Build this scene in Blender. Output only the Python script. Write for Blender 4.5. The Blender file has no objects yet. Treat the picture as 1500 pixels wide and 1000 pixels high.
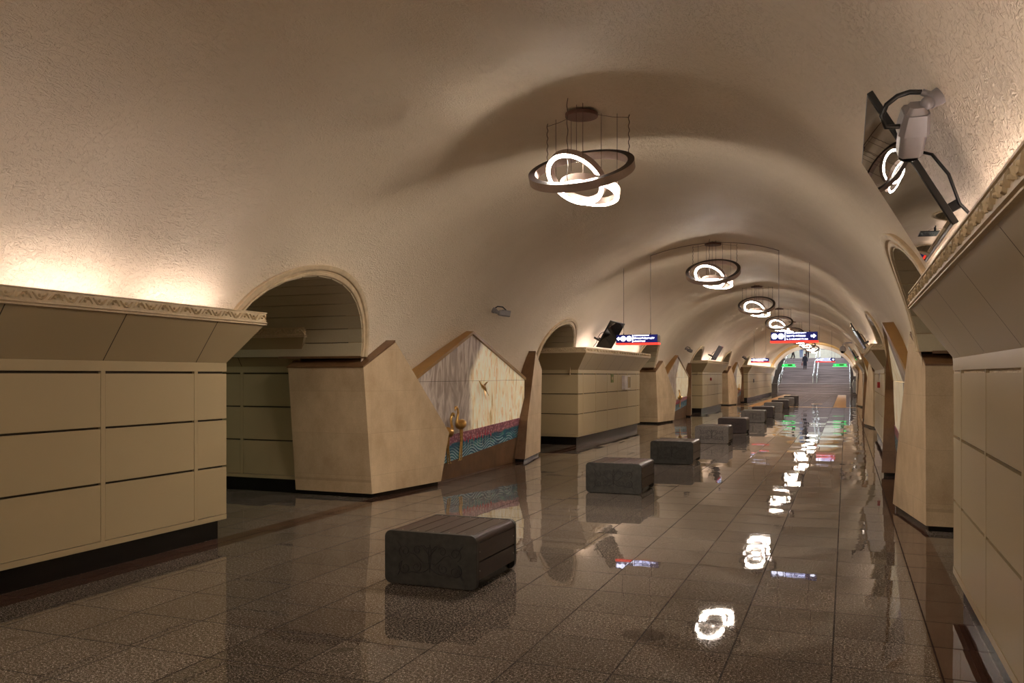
import bpy, bmesh, math, random
from mathutils import Vector, Matrix
random.seed(7)
PI = math.pi
sc = bpy.context.scene
COL = sc.collection
XC = -2.64          # centre line of the hall
VA, VB, VZ = 3.6, 2.92, 1.6
VAR = 3.42     # vault ellipse

# ---------------------------------------------------------------- helpers
def srgb(r, g, b):
    f = lambda c: (c / 255 / 12.92) if c / 255 <= .04045 else ((c / 255 + .055) / 1.055) ** 2.4
    return (f(r), f(g), f(b), 1)

def newmat(name):
    m = bpy.data.materials.new(name); m.use_nodes = True
    nt = m.node_tree; nt.nodes.clear()
    out = nt.nodes.new('ShaderNodeOutputMaterial')
    p = nt.nodes.new('ShaderNodeBsdfPrincipled')
    nt.links.new(p.outputs[0], out.inputs[0])
    return m, nt, p

class G:
    """small node-graph helper"""
    def __init__(s, nt): s.nt = nt
    def n(s, t, **k):
        x = s.nt.nodes.new(t)
        for a, b in k.items(): setattr(x, a, b)
        return x
    def l(s, a, b): s.nt.links.new(a, b)
    def math(s, op, a, b=None, c=None):
        x = s.n('ShaderNodeMath', operation=op)
        for i, v in enumerate((a, b, c)):
            if v is None: continue
            if isinstance(v, (int, float)): x.inputs[i].default_value = v
            else: s.l(v, x.inputs[i])
        return x.outputs[0]
    def coords(s, scale=(1, 1, 1), kind='Object'):
        t = s.n('ShaderNodeTexCoord'); m = s.n('ShaderNodeMapping'); m.inputs['Scale'].default_value = scale
        s.l(t.outputs[kind], m.inputs[0]); return m.outputs[0]
    def noise(s, vec, scale, detail=4, rough=.6, dist=0):
        x = s.n('ShaderNodeTexNoise'); x.inputs['Scale'].default_value = scale
        x.inputs['Detail'].default_value = detail; x.inputs['Roughness'].default_value = rough
        x.inputs['Distortion'].default_value = dist
        s.l(vec, x.inputs['Vector']); return x.outputs['Fac']
    def ramp(s, fac, stops):
        x = s.n('ShaderNodeValToRGB'); e = x.color_ramp.elements
        e[0].position, e[0].color = stops[0]; e[1].position, e[1].color = stops[-1]
        for p, c in stops[1:-1]:
            q = e.new(p); q.color = c
        s.l(fac, x.inputs[0]); return x.outputs[0]
    def mix(s, fac, a, b):
        x = s.n('ShaderNodeMix', data_type='RGBA')
        for i, v in ((0, fac), (6, a), (7, b)):
            if isinstance(v, (int, float)): x.inputs[i].default_value = v
            elif isinstance(v, tuple): x.inputs[i].default_value = v
            else: s.l(v, x.inputs[i])
        return x.outputs[2]
    def bump(s, h, strength=.5, dist=.01, normal=None):
        x = s.n('ShaderNodeBump'); x.inputs['Strength'].default_value = strength; x.inputs['Distance'].default_value = dist
        s.l(h, x.inputs['Height'])
        if normal is not None: s.l(normal, x.inputs['Normal'])
        return x.outputs[0]

def simple(name, col, rough=.5, metal=0, var=.06, scale=8, bump=0, spec=.5, stretch=(1, 1, 1)):
    m, nt, p = newmat(name); g = G(nt)
    v = g.coords(stretch); f = g.noise(v, scale)
    lo = tuple(c * (1 - var * 2) for c in col[:3]) + (1,); hi = tuple(min(1, c * (1 + var * 2)) for c in col[:3]) + (1,)
    g.l(g.ramp(f, [(.3, lo), (.7, hi)]), p.inputs['Base Color'])
    p.inputs['Roughness'].default_value = rough; p.inputs['Metallic'].default_value = metal
    p.inputs['Specular IOR Level'].default_value = spec
    if bump: g.l(g.bump(f, bump, .003), p.inputs['Normal'])
    return m

def emit(name, col, st):
    m, nt, p = newmat(name)
    p.inputs['Base Color'].default_value = tuple(min(.8, c * .7) for c in col[:3]) + (1,)
    p.inputs['Emission Color'].default_value = col; p.inputs['Emission Strength'].default_value = st
    return m

class MB:
    """collects shapes, links them as one mesh object"""
    def __init__(s): s.v = []; s.f = []; s.m = []; s.sm = []
    def add(s, vs, fs, mi=0, smooth=False):
        o = len(s.v); s.v += [tuple(x) for x in vs]
        for f in fs: s.f.append(tuple(i + o for i in f)); s.m.append(mi); s.sm.append(smooth)
        return s
    def box(s, x0, x1, y0, y1, z0, z1, mi=0):
        if x1 < x0: x0, x1 = x1, x0
        v = [(x0, y0, z0), (x1, y0, z0), (x1, y1, z0), (x0, y1, z0), (x0, y0, z1), (x1, y0, z1), (x1, y1, z1), (x0, y1, z1)]
        return s.add(v, [(3, 2, 1, 0), (4, 5, 6, 7), (0, 1, 5, 4), (1, 2, 6, 5), (2, 3, 7, 6), (3, 0, 4, 7)], mi)
    def loft(s, rings, mi=0, smooth=True, close=True, caps=True):
        n = len(rings[0]); vs = [p for r in rings for p in r]; fs = []
        for k in range(len(rings) - 1):
            for i in range(n if close else n - 1):
                j = (i + 1) % n; fs.append((k * n + i, k * n + j, (k + 1) * n + j, (k + 1) * n + i))
        s.add(vs, fs, mi, smooth)
        if caps and close:
            s.add(rings[0], [tuple(range(n))[::-1]], mi); s.add(rings[-1], [tuple(range(n))], mi)
        return s
    def tube(s, pts, r, n=8, mi=0, closed=False):
        pts = [Vector(p) for p in pts]; N = len(pts); rings = []
        rr = r if isinstance(r, (list, tuple)) else [r] * N
        prev = None
        for i, p in enumerate(pts):
            a = pts[i - 1] if (i > 0 or closed) else p; b = pts[(i + 1) % N] if (i < N - 1 or closed) else p
            t = (b - a).normalized()
            if prev is None:
                up = Vector((0, 0, 1)) if abs(t.z) < .9 else Vector((1, 0, 0)); u = t.cross(up).normalized()
            else:
                u = (prev - t * prev.dot(t)).normalized()
            prev = u; w = t.cross(u)
            rings.append([p + (u * math.cos(2 * PI * k / n) + w * math.sin(2 * PI * k / n)) * rr[i] for k in range(n)])
        if closed: rings.append(rings[0])
        return s.loft(rings, mi, True, True, not closed)
    def ball(s, c, r, mi=0, n=10, sc=(1, 1, 1)):
        rings = []
        for i in range(n // 2 + 1):
            t = PI * i / (n // 2); q = max(math.sin(t), .02)
            rings.append([(c[0] + r * sc[0] * q * math.cos(2 * PI * k / n), c[1] + r * sc[1] * q * math.sin(2 * PI * k / n), c[2] - r * sc[2] * math.cos(t)) for k in range(n)])
        return s.loft(rings, mi)
    def prism(s, poly, fn, d0, d1, mi=0):
        """poly (a, b) extruded between d0 and d1; fn(a, b, d) -> xyz"""
        n = len(poly)
        vs = [fn(a, b, d0) for a, b in poly] + [fn(a, b, d1) for a, b in poly]
        fs = [tuple(range(n)), tuple(range(2 * n - 1, n - 1, -1))] + [(i, i + n, (i + 1) % n + n, (i + 1) % n) for i in range(n)]
        return s.add(vs, fs, mi)
    def build(s, name, mats, parent=None, loc=(0, 0, 0), bevel=0, fix=True):
        me = bpy.data.meshes.new(name); me.from_pydata(s.v, [], s.f)
        for m in (mats if isinstance(mats, (list, tuple)) else [mats]): me.materials.append(m)
        for i, p in enumerate(me.polygons): p.material_index = s.m[i]; p.use_smooth = s.sm[i]
        if fix:
            bm = bmesh.new(); bm.from_mesh(me); bmesh.ops.recalc_face_normals(bm, faces=bm.faces); bm.to_mesh(me); bm.free()
        o = bpy.data.objects.new(name, me); COL.objects.link(o); o.location = loc
        if parent is not None: o.parent = parent
        if bevel:
            b = o.modifiers.new('edge', 'BEVEL'); b.width = bevel; b.segments = 2; b.limit_method = 'ANGLE'; b.angle_limit = .6
        return o

def tag(o, label=None, cat=None, group=None, kind=None):
    if label: o['label'] = label
    if cat: o['category'] = cat
    if group: o['group'] = group
    if kind: o['kind'] = kind
    return o
def empty(name, loc, label=None, cat=None, group=None, kind=None, rz=0):
    o = bpy.data.objects.new(name, None); COL.objects.link(o); o.location = loc; o.rotation_euler.z = rz; o.empty_display_size = .2
    return tag(o, label, cat, group, kind)
KIDS = {}
def copy_tree(o, parent=None):
    c = o.copy(); COL.objects.link(c); c.parent = parent
    for ch in [x for x in o.children]: copy_tree(ch, c)
    return c
def copies(proto, first, loc, label, rz=None):
    o = proto if first else copy_tree(proto)
    o.location = loc; o['label'] = label
    if rz is not None: o.rotation_euler.z = rz
    return o

# ---------------------------------------------------------------- materials
def plaster_mat():
    m, nt, p = newmat('plaster'); g = G(nt)
    v = g.coords(); st = g.coords((1, .28, .5))
    big = g.noise(v, .7, 3)
    g.l(g.ramp(big, [(.3, srgb(222, 206, 182)), (.7, srgb(232, 217, 194))]), p.inputs['Base Color'])
    p.inputs['Roughness'].default_value = .62; p.inputs['Specular IOR Level'].default_value = .35
    a = g.noise(v, 26, 5, .62, .8)
    rg = g.n('ShaderNodeValToRGB'); rg.color_ramp.elements[0].position = .5; rg.color_ramp.elements[1].position = .72
    g.l(a, rg.inputs[0])
    b = g.noise(st, 34, 3, .5, 2.2)
    rb = g.n('ShaderNodeValToRGB'); rb.color_ramp.elements[0].position = .52; rb.color_ramp.elements[1].position = .66
    g.l(b, rb.inputs[0])
    patch = g.noise(v, .55, 2); pr = g.n('ShaderNodeValToRGB'); pr.color_ramp.elements[0].position = .4; pr.color_ramp.elements[1].position = .62
    g.l(patch, pr.inputs[0])
    h = g.math('ADD', g.math('MULTIPLY', rg.outputs[0], .7), g.math('MULTIPLY', g.math('MULTIPLY', rb.outputs[0], pr.outputs[0]), 1.1))
    h = g.math('ADD', h, g.math('MULTIPLY', g.noise(v, 90, 2), .3))
    g.l(g.bump(h, .7, .014), p.inputs['Normal'])
    return m

def floor_mat():
    m, nt, p = newmat('granite_floor'); g = G(nt)
    tc = g.n('ShaderNodeTexCoord'); sp = g.n('ShaderNodeSeparateXYZ'); g.l(tc.outputs['Object'], sp.inputs[0])
    x, y = sp.outputs[0], sp.outputs[1]
    tx = g.math('DIVIDE', g.math('ADD', x, .077), .583); ty = g.math('DIVIDE', g.math('ADD', y, -5.37), .602)
    ix, iy = g.math('FLOOR', tx), g.math('FLOOR', ty)
    fx, fy = g.math('FRACT', tx), g.math('FRACT', ty)
    ex = g.math('MINIMUM', fx, g.math('SUBTRACT', 1, fx)); ey = g.math('MINIMUM', fy, g.math('SUBTRACT', 1, fy))
    e = g.math('MINIMUM', ex, ey)
    obj = tc.outputs['Object']
    wob = g.math('MULTIPLY', g.noise(obj, 9, 2), .012)
    seam = g.math('LESS_THAN', e, g.math('ADD', wob, .003))
    cb = g.n('ShaderNodeCombineXYZ'); g.l(ix, cb.inputs[0]); g.l(iy, cb.inputs[1])
    wn = g.n('ShaderNodeTexWhiteNoise', noise_dimensions='2D'); g.l(cb.outputs[0], wn.inputs['Vector'])
    speck = g.noise(obj, 150, 2, .75); speck2 = g.noise(obj, 60, 3, .6)
    base = g.ramp(g.math('ADD', g.math('MULTIPLY', speck, .6), g.math('MULTIPLY', speck2, .4)),
                  [(.42, srgb(42, 36, 32)), (.48, srgb(78, 68, 60)), (.54, srgb(104, 93, 83)), (.62, srgb(196, 186, 174))])
    tint = g.math('ADD', g.math('MULTIPLY', wn.outputs['Value'], .34), .80)
    patch = g.math('ADD', g.math('MULTIPLY', g.noise(obj, 1.1, 4), .5), .75)
    tint = g.math('MULTIPLY', tint, patch)
    # a border of brown granite along both walls
    dist = g.math('ABSOLUTE', g.math('SUBTRACT', x, XC))
    band = g.math('MULTIPLY', g.math('GREATER_THAN', dist, 3.13), g.math('LESS_THAN', dist, 3.45))
    brown = g.ramp(speck, [(.35, srgb(40, 25, 19)), (.65, srgb(96, 68, 56))])
    col = g.mix(band, base, brown)
    mul = g.n('ShaderNodeVectorMath', operation='SCALE'); g.l(col, mul.inputs[0]); g.l(tint, mul.inputs['Scale'])
    col = mul.outputs[0]
    # worn dark marks
    def spot(cx, cy, r):
        dx = g.math('SUBTRACT', x, cx); dy = g.math('SUBTRACT', y, cy)
        d = g.math('SQRT', g.math('ADD', g.math('MULTIPLY', dx, dx), g.math('MULTIPLY', dy, dy)))
        mr = g.n('ShaderNodeMapRange'); mr.inputs[1].default_value = r; mr.inputs[2].default_value = r * .8; g.l(d, mr.inputs[0]); return mr.outputs[0]
    mk = g.math('MULTIPLY', spot(-1.235, 5.56, .15), .45)
    sp2 = g.noise(obj, 4.3, 2, .4); sr = g.n('ShaderNodeValToRGB'); sr.color_ramp.elements[0].position = .70; sr.color_ramp.elements[1].position = .74; g.l(sp2, sr.inputs[0])
    mk = g.math('MAXIMUM', mk, g.math('MULTIPLY', sr.outputs[0], .5))
    col = g.mix(mk, col, srgb(40, 32, 28))
    col = g.mix(g.math('MULTIPLY', seam, .75), col, srgb(30, 22, 18))
    g.l(col, p.inputs['Base Color'])
    rn = g.noise(obj, 2.2, 4)
    r = g.math('ADD', g.math('MULTIPLY', rn, .05), .0); r = g.math('ADD', r, g.math('MULTIPLY', seam, .6))
    g.l(g.math('SUBTRACT', .40, g.math('MULTIPLY', seam, .36)), p.inputs['Specular IOR Level'])
    g.l(r, p.inputs['Roughness']); p.inputs['IOR'].default_value = 1.38
    # every slab lies at its own tiny tilt
    geo = g.n('ShaderNodeNewGeometry')
    sub = g.n('ShaderNodeVectorMath', operation='SUBTRACT'); g.l(wn.outputs['Color'], sub.inputs[0]); sub.inputs[1].default_value = (.5, .5, .5)
    scl = g.n('ShaderNodeVectorMath', operation='MULTIPLY'); g.l(sub.outputs[0], scl.inputs[0]); scl.inputs[1].default_value = (.014, .016, 0)
    ad = g.n('ShaderNodeVectorMath', operation='ADD'); g.l(geo.outputs['Normal'], ad.inputs[0]); g.l(scl.outputs[0], ad.inputs[1])
    nm = g.n('ShaderNodeVectorMath', operation='NORMALIZE'); g.l(ad.outputs[0], nm.inputs[0])
    h = g.math('MULTIPLY', g.noise(obj, 2.4, 2), .8)
    g.l(g.bump(h, .25, .004, nm.outputs[0]), p.inputs['Normal'])
    return m

def marble_mat():
    m, nt, p = newmat('marble_niche'); g = G(nt)
    tc = g.n('ShaderNodeTexCoord'); sp = g.n('ShaderNodeSeparateXYZ'); g.l(tc.outputs['Object'], sp.inputs[0])
    y, z = sp.outputs[1], sp.outputs[2]
    mp = g.n('ShaderNodeMapping'); mp.inputs['Rotation'].default_value = (.35, 0, 0); mp.inputs['Scale'].default_value = (1, 2.6, .8)
    g.l(tc.outputs['Object'], mp.inputs[0])
    v = g.noise(mp.outputs[0], 1.5, 5, .55, 1.2)
    grey = g.ramp(v, [(.3, srgb(166, 152, 142)), (.44, srgb(192, 178, 168)), (.54, srgb(226, 214, 204)), (.66, srgb(178, 162, 152))])
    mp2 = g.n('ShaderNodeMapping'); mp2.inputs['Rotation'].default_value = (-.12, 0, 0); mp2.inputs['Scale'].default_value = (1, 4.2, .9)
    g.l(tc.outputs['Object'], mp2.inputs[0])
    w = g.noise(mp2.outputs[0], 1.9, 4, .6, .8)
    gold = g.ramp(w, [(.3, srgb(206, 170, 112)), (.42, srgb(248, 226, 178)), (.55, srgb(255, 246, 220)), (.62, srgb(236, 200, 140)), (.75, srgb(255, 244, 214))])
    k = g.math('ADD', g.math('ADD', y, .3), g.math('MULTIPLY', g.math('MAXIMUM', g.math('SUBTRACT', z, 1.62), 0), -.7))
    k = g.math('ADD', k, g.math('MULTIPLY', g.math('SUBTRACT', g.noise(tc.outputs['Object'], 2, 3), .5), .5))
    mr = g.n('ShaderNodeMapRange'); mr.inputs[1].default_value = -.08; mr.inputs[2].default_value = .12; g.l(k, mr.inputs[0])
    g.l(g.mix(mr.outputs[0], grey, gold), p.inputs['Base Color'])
    g.l(gold, p.inputs['Emission Color']); g.l(g.math('MULTIPLY', mr.outputs[0], .22), p.inputs['Emission Strength'])   # brightness of the gold half put into its colour and an added glow
    p.inputs['Roughness'].default_value = .25
    return m

def mosaic_mat():
    m, nt, p = newmat('sea_mosaic'); g = G(nt)
    tc = g.n('ShaderNodeTexCoord'); sp = g.n('ShaderNodeSeparateXYZ'); g.l(tc.outputs['Object'], sp.inputs[0])
    y, z = sp.outputs[1], sp.outputs[2]
    t = g.math('SUBTRACT', z, g.math('ADD', g.math('MULTIPLY', y, .045), .42))      # height above the slanting waterline
    sea = g.ramp(g.noise(g.coords((1, 1.5, 5)), 3, 4), [(.3, srgb(8, 52, 84)), (.5, srgb(14, 96, 128)), (.6, srgb(22, 124, 132)), (.75, srgb(120, 176, 150))])
    # rolling wave lines
    ph = g.math('ADD', g.math('MULTIPLY', z, 1.0), g.math('MULTIPLY', g.math('SINE', g.math('MULTIPLY', y, 7.5)), .055))
    ph = g.math('ADD', ph, g.math('MULTIPLY', g.noise(g.coords(), 2.6, 1), .09))
    ln = g.math('SINE', g.math('MULTIPLY', ph, 120))
    low = g.n('ShaderNodeMapRange'); low.inputs[1].default_value = .16; low.inputs[2].default_value = .04; g.l(t, low.inputs[0])
    patch = g.n('ShaderNodeMapRange'); patch.inputs[1].default_value = .36; patch.inputs[2].default_value = .46; g.l(g.noise(g.coords((1, 1, 2)), 2.6, 2), patch.inputs[0])
    wl = g.math('MULTIPLY', g.math('GREATER_THAN', ln, .1), g.math('MULTIPLY', low.outputs[0], patch.outputs[0]))
    c = g.mix(g.math('MULTIPLY', wl, .9), sea, srgb(176, 206, 214))
    # the pink band of birds on top
    vor = g.n('ShaderNodeTexVoronoi'); vor.inputs['Scale'].default_value = 22; g.l(g.coords(), vor.inputs['Vector'])
    pink = g.ramp(vor.outputs['Distance'], [(.1, srgb(232, 196, 200)), (.35, srgb(196, 128, 140)), (.6, srgb(150, 92, 110))])
    up = g.n('ShaderNodeMapRange'); up.inputs[1].default_value = .17; up.inputs[2].default_value = .20
    g.l(g.math('ADD', t, g.math('MULTIPLY', g.math('SUBTRACT', g.noise(g.coords(), 6, 3), .5), .12)), up.inputs[0])
    c = g.mix(up.outputs[0], c, pink)
    g.l(c, p.inputs['Base Color']); p.inputs['Roughness'].default_value = .3
    return m

def stone_mat(name, a, b, rough=.55, seams=True, sc_=6):
    m, nt, p = newmat(name); g = G(nt)
    tc = g.n('ShaderNodeTexCoord'); sp = g.n('ShaderNodeSeparateXYZ'); g.l(tc.outputs['Object'], sp.inputs[0])
    n1 = g.noise(g.coords((1, 1, .7)), sc_ * .5, 6, .62); n2 = g.noise(g.coords(), 70, 2)
    c = g.ramp(g.math('ADD', g.math('MULTIPLY', n1, .75), g.math('MULTIPLY', n2, .25)), [(.34, a), (.64, b)])
    if seams:
        fz = g.math('FRACT', g.math('DIVIDE', g.math('ADD', sp.outputs[2], .28), .585)); fy = g.math('FRACT', g.math('DIVIDE', g.math('ADD', sp.outputs[1], 9.02), .55))
        s = g.math('MAXIMUM', g.math('LESS_THAN', fz, .008), g.math('LESS_THAN', fy, .007))
        iz = g.math('FLOOR', g.math('DIVIDE', g.math('ADD', sp.outputs[2], .28), .585)); iy = g.math('FLOOR', g.math('DIVIDE', g.math('ADD', sp.outputs[1], 9.02), .55))
        cb = g.n('ShaderNodeCombineXYZ'); g.l(iz, cb.inputs[0]); g.l(iy, cb.inputs[1])
        wn = g.n('ShaderNodeTexWhiteNoise', noise_dimensions='2D'); g.l(cb.outputs[0], wn.inputs['Vector'])
        ms = g.n('ShaderNodeVectorMath', operation='SCALE'); g.l(c, ms.inputs[0]); g.l(g.math('ADD', g.math('MULTIPLY', wn.outputs['Value'], .1), .94), ms.inputs['Scale'])
        c = g.mix(g.math('MULTIPLY', s, .35), ms.outputs[0], tuple(x * .5 for x in a[:3]) + (1,))
    g.l(c, p.inputs['Base Color']); p.inputs['Roughness'].default_value = rough
    return m

M = {}
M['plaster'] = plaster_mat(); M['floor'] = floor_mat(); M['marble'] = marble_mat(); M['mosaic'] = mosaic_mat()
M['stone'] = stone_mat('beige_stone', srgb(180, 155, 122), srgb(208, 184, 150))
M['brown'] = stone_mat('brown_stone', srgb(92, 64, 40), srgb(122, 90, 60), .4, True)
M['gold'] = stone_mat('bronze_sheet', srgb(136, 98, 44), srgb(156, 116, 56), .38, False)
M['cream'] = simple('cream_panel', srgb(174, 156, 121), .3, 0, .012, 300)
M['frieze'] = simple('cream_frieze', srgb(200, 180, 146), .5, 0, .05, 30)
M['mould'] = simple('arch_stone', srgb(200, 180, 148), .5, 0, .08, 9, .3)
M['plank'] = simple('soffit_plank', srgb(190, 178, 150), .45, 0, .02, 40)
M['slit'] = simple('dark_gap', srgb(64, 54, 40), .6)
M['black'] = simple('black_plinth', srgb(13, 11, 10), .25)
M['dark'] = simple('dark_metal', srgb(52, 44, 42), .4, .3, .05, 60)
M['pewter'] = simple('pewter_housing', srgb(168, 150, 140), .45, .2, .03, 60)
M['bench_stone'] = simple('basalt_slab', srgb(52, 51, 47), .45, 0, .22, 14, .35)
M['bench_stone_lit'] = simple('lit_slab', srgb(92, 86, 82), .45, 0, .16, 30, .3)  # same stone; stronger light on some benches put into the colour
M['bench_stone_shade'] = simple('shade_slab', srgb(62, 50, 50), .42, 0, .18, 30, .3)  # same stone; dark tone stands in for weaker light
M['wood'] = simple('dark_wood', srgb(46, 25, 19), .36, 0, .2, 12, .15, .5, (8, 1, 8))
M['carve'] = simple('carved_line', srgb(30, 28, 27), .5, 0, .1, 40)
M['screw'] = simple('steel_screw', srgb(190, 186, 178), .3, .6)
M['steel'] = simple('brushed_steel', srgb(200, 204, 210), .22, .9, .05, 30)
M['brass'] = simple('polished_brass', srgb(226, 184, 112), .32, 1, .12, 20)
M['lamp'] = emit('lamp_diffuser', (1, .87, .74, 1), 190)
M['cove'] = emit('cove_tube', (1, .84, .79, 1), 36)
M['cove_strong'] = emit('cove_tube_strong', (1, .84, .79, 1), 36)
M['cool'] = emit('cool_lamp', (.9, .92, 1, 1), 24)
M['cool_dim'] = emit('platform_lamp', (.85, 1, .8, 1), 8)
M['cable'] = simple('cable', srgb(84, 62, 48), .5)
M['canopy'] = simple('canopy_metal', srgb(96, 66, 54), .45, .3)
M['cctv'] = simple('grey_plastic', srgb(128, 123, 124), .35, 0, .02, 20)
M['blackplastic'] = simple('black_plastic', srgb(14, 13, 13), .3)
def glossy(name, col, r):
    m, nt, p = newmat(name); g = G(nt); p.inputs['Base Color'].default_value = col
    g.l(g.math('ADD', g.math('MULTIPLY', g.noise(g.coords(), 3), .01), r), p.inputs['Roughness']); p.inputs['IOR'].default_value = 2.0
    return m
M['screen'] = glossy('screen_glass', srgb(12, 9, 10), .0)
M['blue'] = emit('sign_blue', (.006, .01, .20, 1), .45); M['blue'].node_tree.nodes['Principled BSDF'].inputs['Base Color'].default_value = srgb(14, 20, 90)
M['white'] = emit('sign_white', (.78, .8, 1, 1), 4.5)
M['red'] = emit('sign_red', (1, .05, .03, 1), 1.5)
M['green'] = emit('exit_green', (.0, .8, .10, 1), .9)
M['greenlite'] = emit('exit_pale', (.12, 1, .3, 1), 1.1)
M['yellow'] = simple('tactile_yellow', srgb(178, 130, 66), .5, 0, .1, 20)
M['stair'] = simple('stair_granite', srgb(140, 130, 134), .35, 0, .26, 3.2, 0, .5, (.12, 1.2, 4.5))
M['stairdark'] = simple('stair_side', srgb(84, 74, 70), .5, 0, .15, 10)
M['white_paint'] = simple('white_rim', srgb(232, 226, 220), .4, 0, .02, 8)
M['rim_gold'] = simple('ochre_rim', srgb(198, 166, 112), .5, 0, .04, 8)
M['hallwall'] = simple('pale_wall', srgb(206, 206, 192), .5, 0, .04, 5)
M['redbox'] = simple('red_plastic', srgb(150, 28, 22), .4)
M['olive'] = simple('olive_card', srgb(96, 104, 12), .5)
M['whitebox'] = simple('white_enamel', srgb(198, 188, 184), .35)
M['paper'] = simple('beige_card', srgb(166, 144, 104), .6)

# ---------------------------------------------------------------- layout
P = 19.3
BL0, BL1 = .65, 7.3              # a panelled wall block, repeated every P
PA0, PA1 = 7.3, 10.35            # passage A (wide), then niche with two pillars, then passage B
NC = 13.85
PB0, PB1 = 17.35, 19.95
YEND, YBACK = 77.85, -16.0
def vz(h):  return VZ + VB * math.sqrt(max(0, 1 - (h / (VAR if h > 0 else VA)) ** 2))     # h signed: + is the side away from the benches
def vh(z, s=-1):  return (VAR if s > 0 else VA) * math.sqrt(max(0, 1 - ((z - VZ) / VB) ** 2))

passages = []
for k in range(-1, 4):
    if -1 <= k <= 2: passages.append((8.85 + k * P, 1.42)) if k >= 0 else None
    passages.append((18.65 + k * P, 1.26)) if (k >= 0 and 18.65 + k * P < 60) else None
passages.append((18.65 - P, 1.26))
passages.sort()

# floor
fl = MB().box(-16, 11, YBACK, YEND + .3, -.12, 0).build('floor', M['floor']); tag(fl, 'polished dark speckled granite floor of square slabs', 'floor', kind='structure')

# vault
def vault():
    mb = MB(); N = 72; AH = .97
    ys = set()
    y = YBACK
    while y < YEND: ys.add(round(y, 4)); y += .5
    ys.add(YEND)
    for yc, w in passages:
        ys = {q for q in ys if not (yc - w - .02 < q < yc + w + .02)}
        ys |= {round(yc - w - .004, 4), round(yc + w + .004, 4)}
        for i in range(37): ys.add(round(yc - w * math.cos(PI * i / 36), 4))
    ys = sorted(ys); rows = []
    for q in ys:
        zl = VZ + .1
        for yc, w in passages:
            t = (q - yc) / w
            if abs(t) <= 1.0: zl = 1.95 + AH * (w / 1.42) ** .3 * math.sqrt(max(0, 1 - t * t))
        a = math.asin(min(1, (zl - VZ) / VB))
        rows.append([(XC + (VAR if i < N / 2 else VA) * math.cos(a + (PI - 2 * a) * i / N), q, VZ + VB * math.sin(a + (PI - 2 * a) * i / N)) for i in range(N + 1)])
    mb.loft(rows, 0, True, False, False)
    o = mb.build('ceiling', M['plaster']); tag(o, 'long barrel vault of rough cream plaster over the hall', 'ceiling', kind='structure')
    return o
vault()

# arch mouldings and passage soffits
def arch(s, yc, w, label):
    AH = .97 * (w / 1.42) ** .3
    root = empty('arch_surround', (XC, yc, 0), label, 'arch', 'arched mouldings over the passages')
    mb = MB(); prof = [(-.035, -.20), (-.035, .035), (-.028, .042), (-.005, .042), (0, .026), (.026, .026), (.032, .048), (.046, .052), (.082, .052), (.09, .04), (.09, -.05)]
    rings = []
    for i in range(81):
        t = PI * i / 80; ring = []
        for off, pr in prof:
            yy = (w + off) * math.cos(t); zz = 1.95 + (AH + off) * math.sin(t)
            hh = vh(max(zz, 1.9), s) - pr
            ring.append((s * hh, yy, zz))
        rings.append(ring)
    mb.loft(rings, 0, False, True, True); mb.build('moulding', M['mould'], root)
    return root
def soffit(s, yc, w, name, label):
    AH = .97 * (w / 1.42) ** .3
    mb = MB(); n = 15
    wi, hi = w - .045, AH - .045
    for i in range(n):
        t0, t1 = PI * i / n + .007, PI * (i + 1) / n - .007
        a = lambda t, o: ((wi + o) * math.cos(t), 1.95 + (hi + o) * math.sin(t))
        p = [a(t0, 0), a(t1, 0), a(t1, .03), a(t0, .03)]
        mb.prism(p, lambda y, z, h: (s * h, y, z), 3.02, 6.6, 0)
    sg = 1 if w > 1.3 else -1      # the side where the soffit comes down on the pillar
    mb.prism([(sg * (wi - .01), 1.93), (sg * (wi + .32), 1.93), (sg * (wi + .32), 1.96), (sg * (wi - .01), 1.96)], lambda y, z, h: (s * h, y, z), 3.5, 4.9, 2)
    b = [((wi + .02) * math.cos(PI * i / 30), 1.95 + (hi + .02) * math.sin(PI * i / 30)) for i in range(31)]
    b2 = [((wi + .05) * math.cos(PI * i / 30), 1.95 + (hi + .05) * math.sin(PI * i / 30)) for i in range(31)]
    mb.loft([[(s * 3.35, y, z) for y, z in b], [(s * 6.6, y, z) for y, z in b]], 1, True, False, False)
    # trim planks that would stick out through the vault
    keep = MB()
    mb.v = [((math.copysign(max(abs(x), vh(z, s) - .02), x), y, z) if abs(x) < 4 else (x, y, z)) for x, y, z in mb.v]
    o = mb.build(name, [M['plank'], M['slit'], M['brown']], None, (XC, yc, 0)); tag(o, label, 'ceiling', kind='structure')
ORD = ['first', 'second', 'third', 'fourth', 'fifth', 'sixth', 'seventh', 'eighth', 'ninth', 'tenth', 'eleventh']
SIDE = {-1: 'along the wall behind the benches', 1: 'along the wall opposite the benches'}
ti = 0
vis = [q for q in passages if q[0] > 0]
for s in (-1, 1):
    for i, (yc, w) in enumerate(vis):
        arch(s, yc, w, f'cream arched moulding, {ORD[i]} one {SIDE[s]}')
        soffit(s, yc, w, f'ceiling_{["left", "right"][s > 0]}', f'slatted soffit inside the {ORD[i]} arch {SIDE[s]}')

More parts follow.
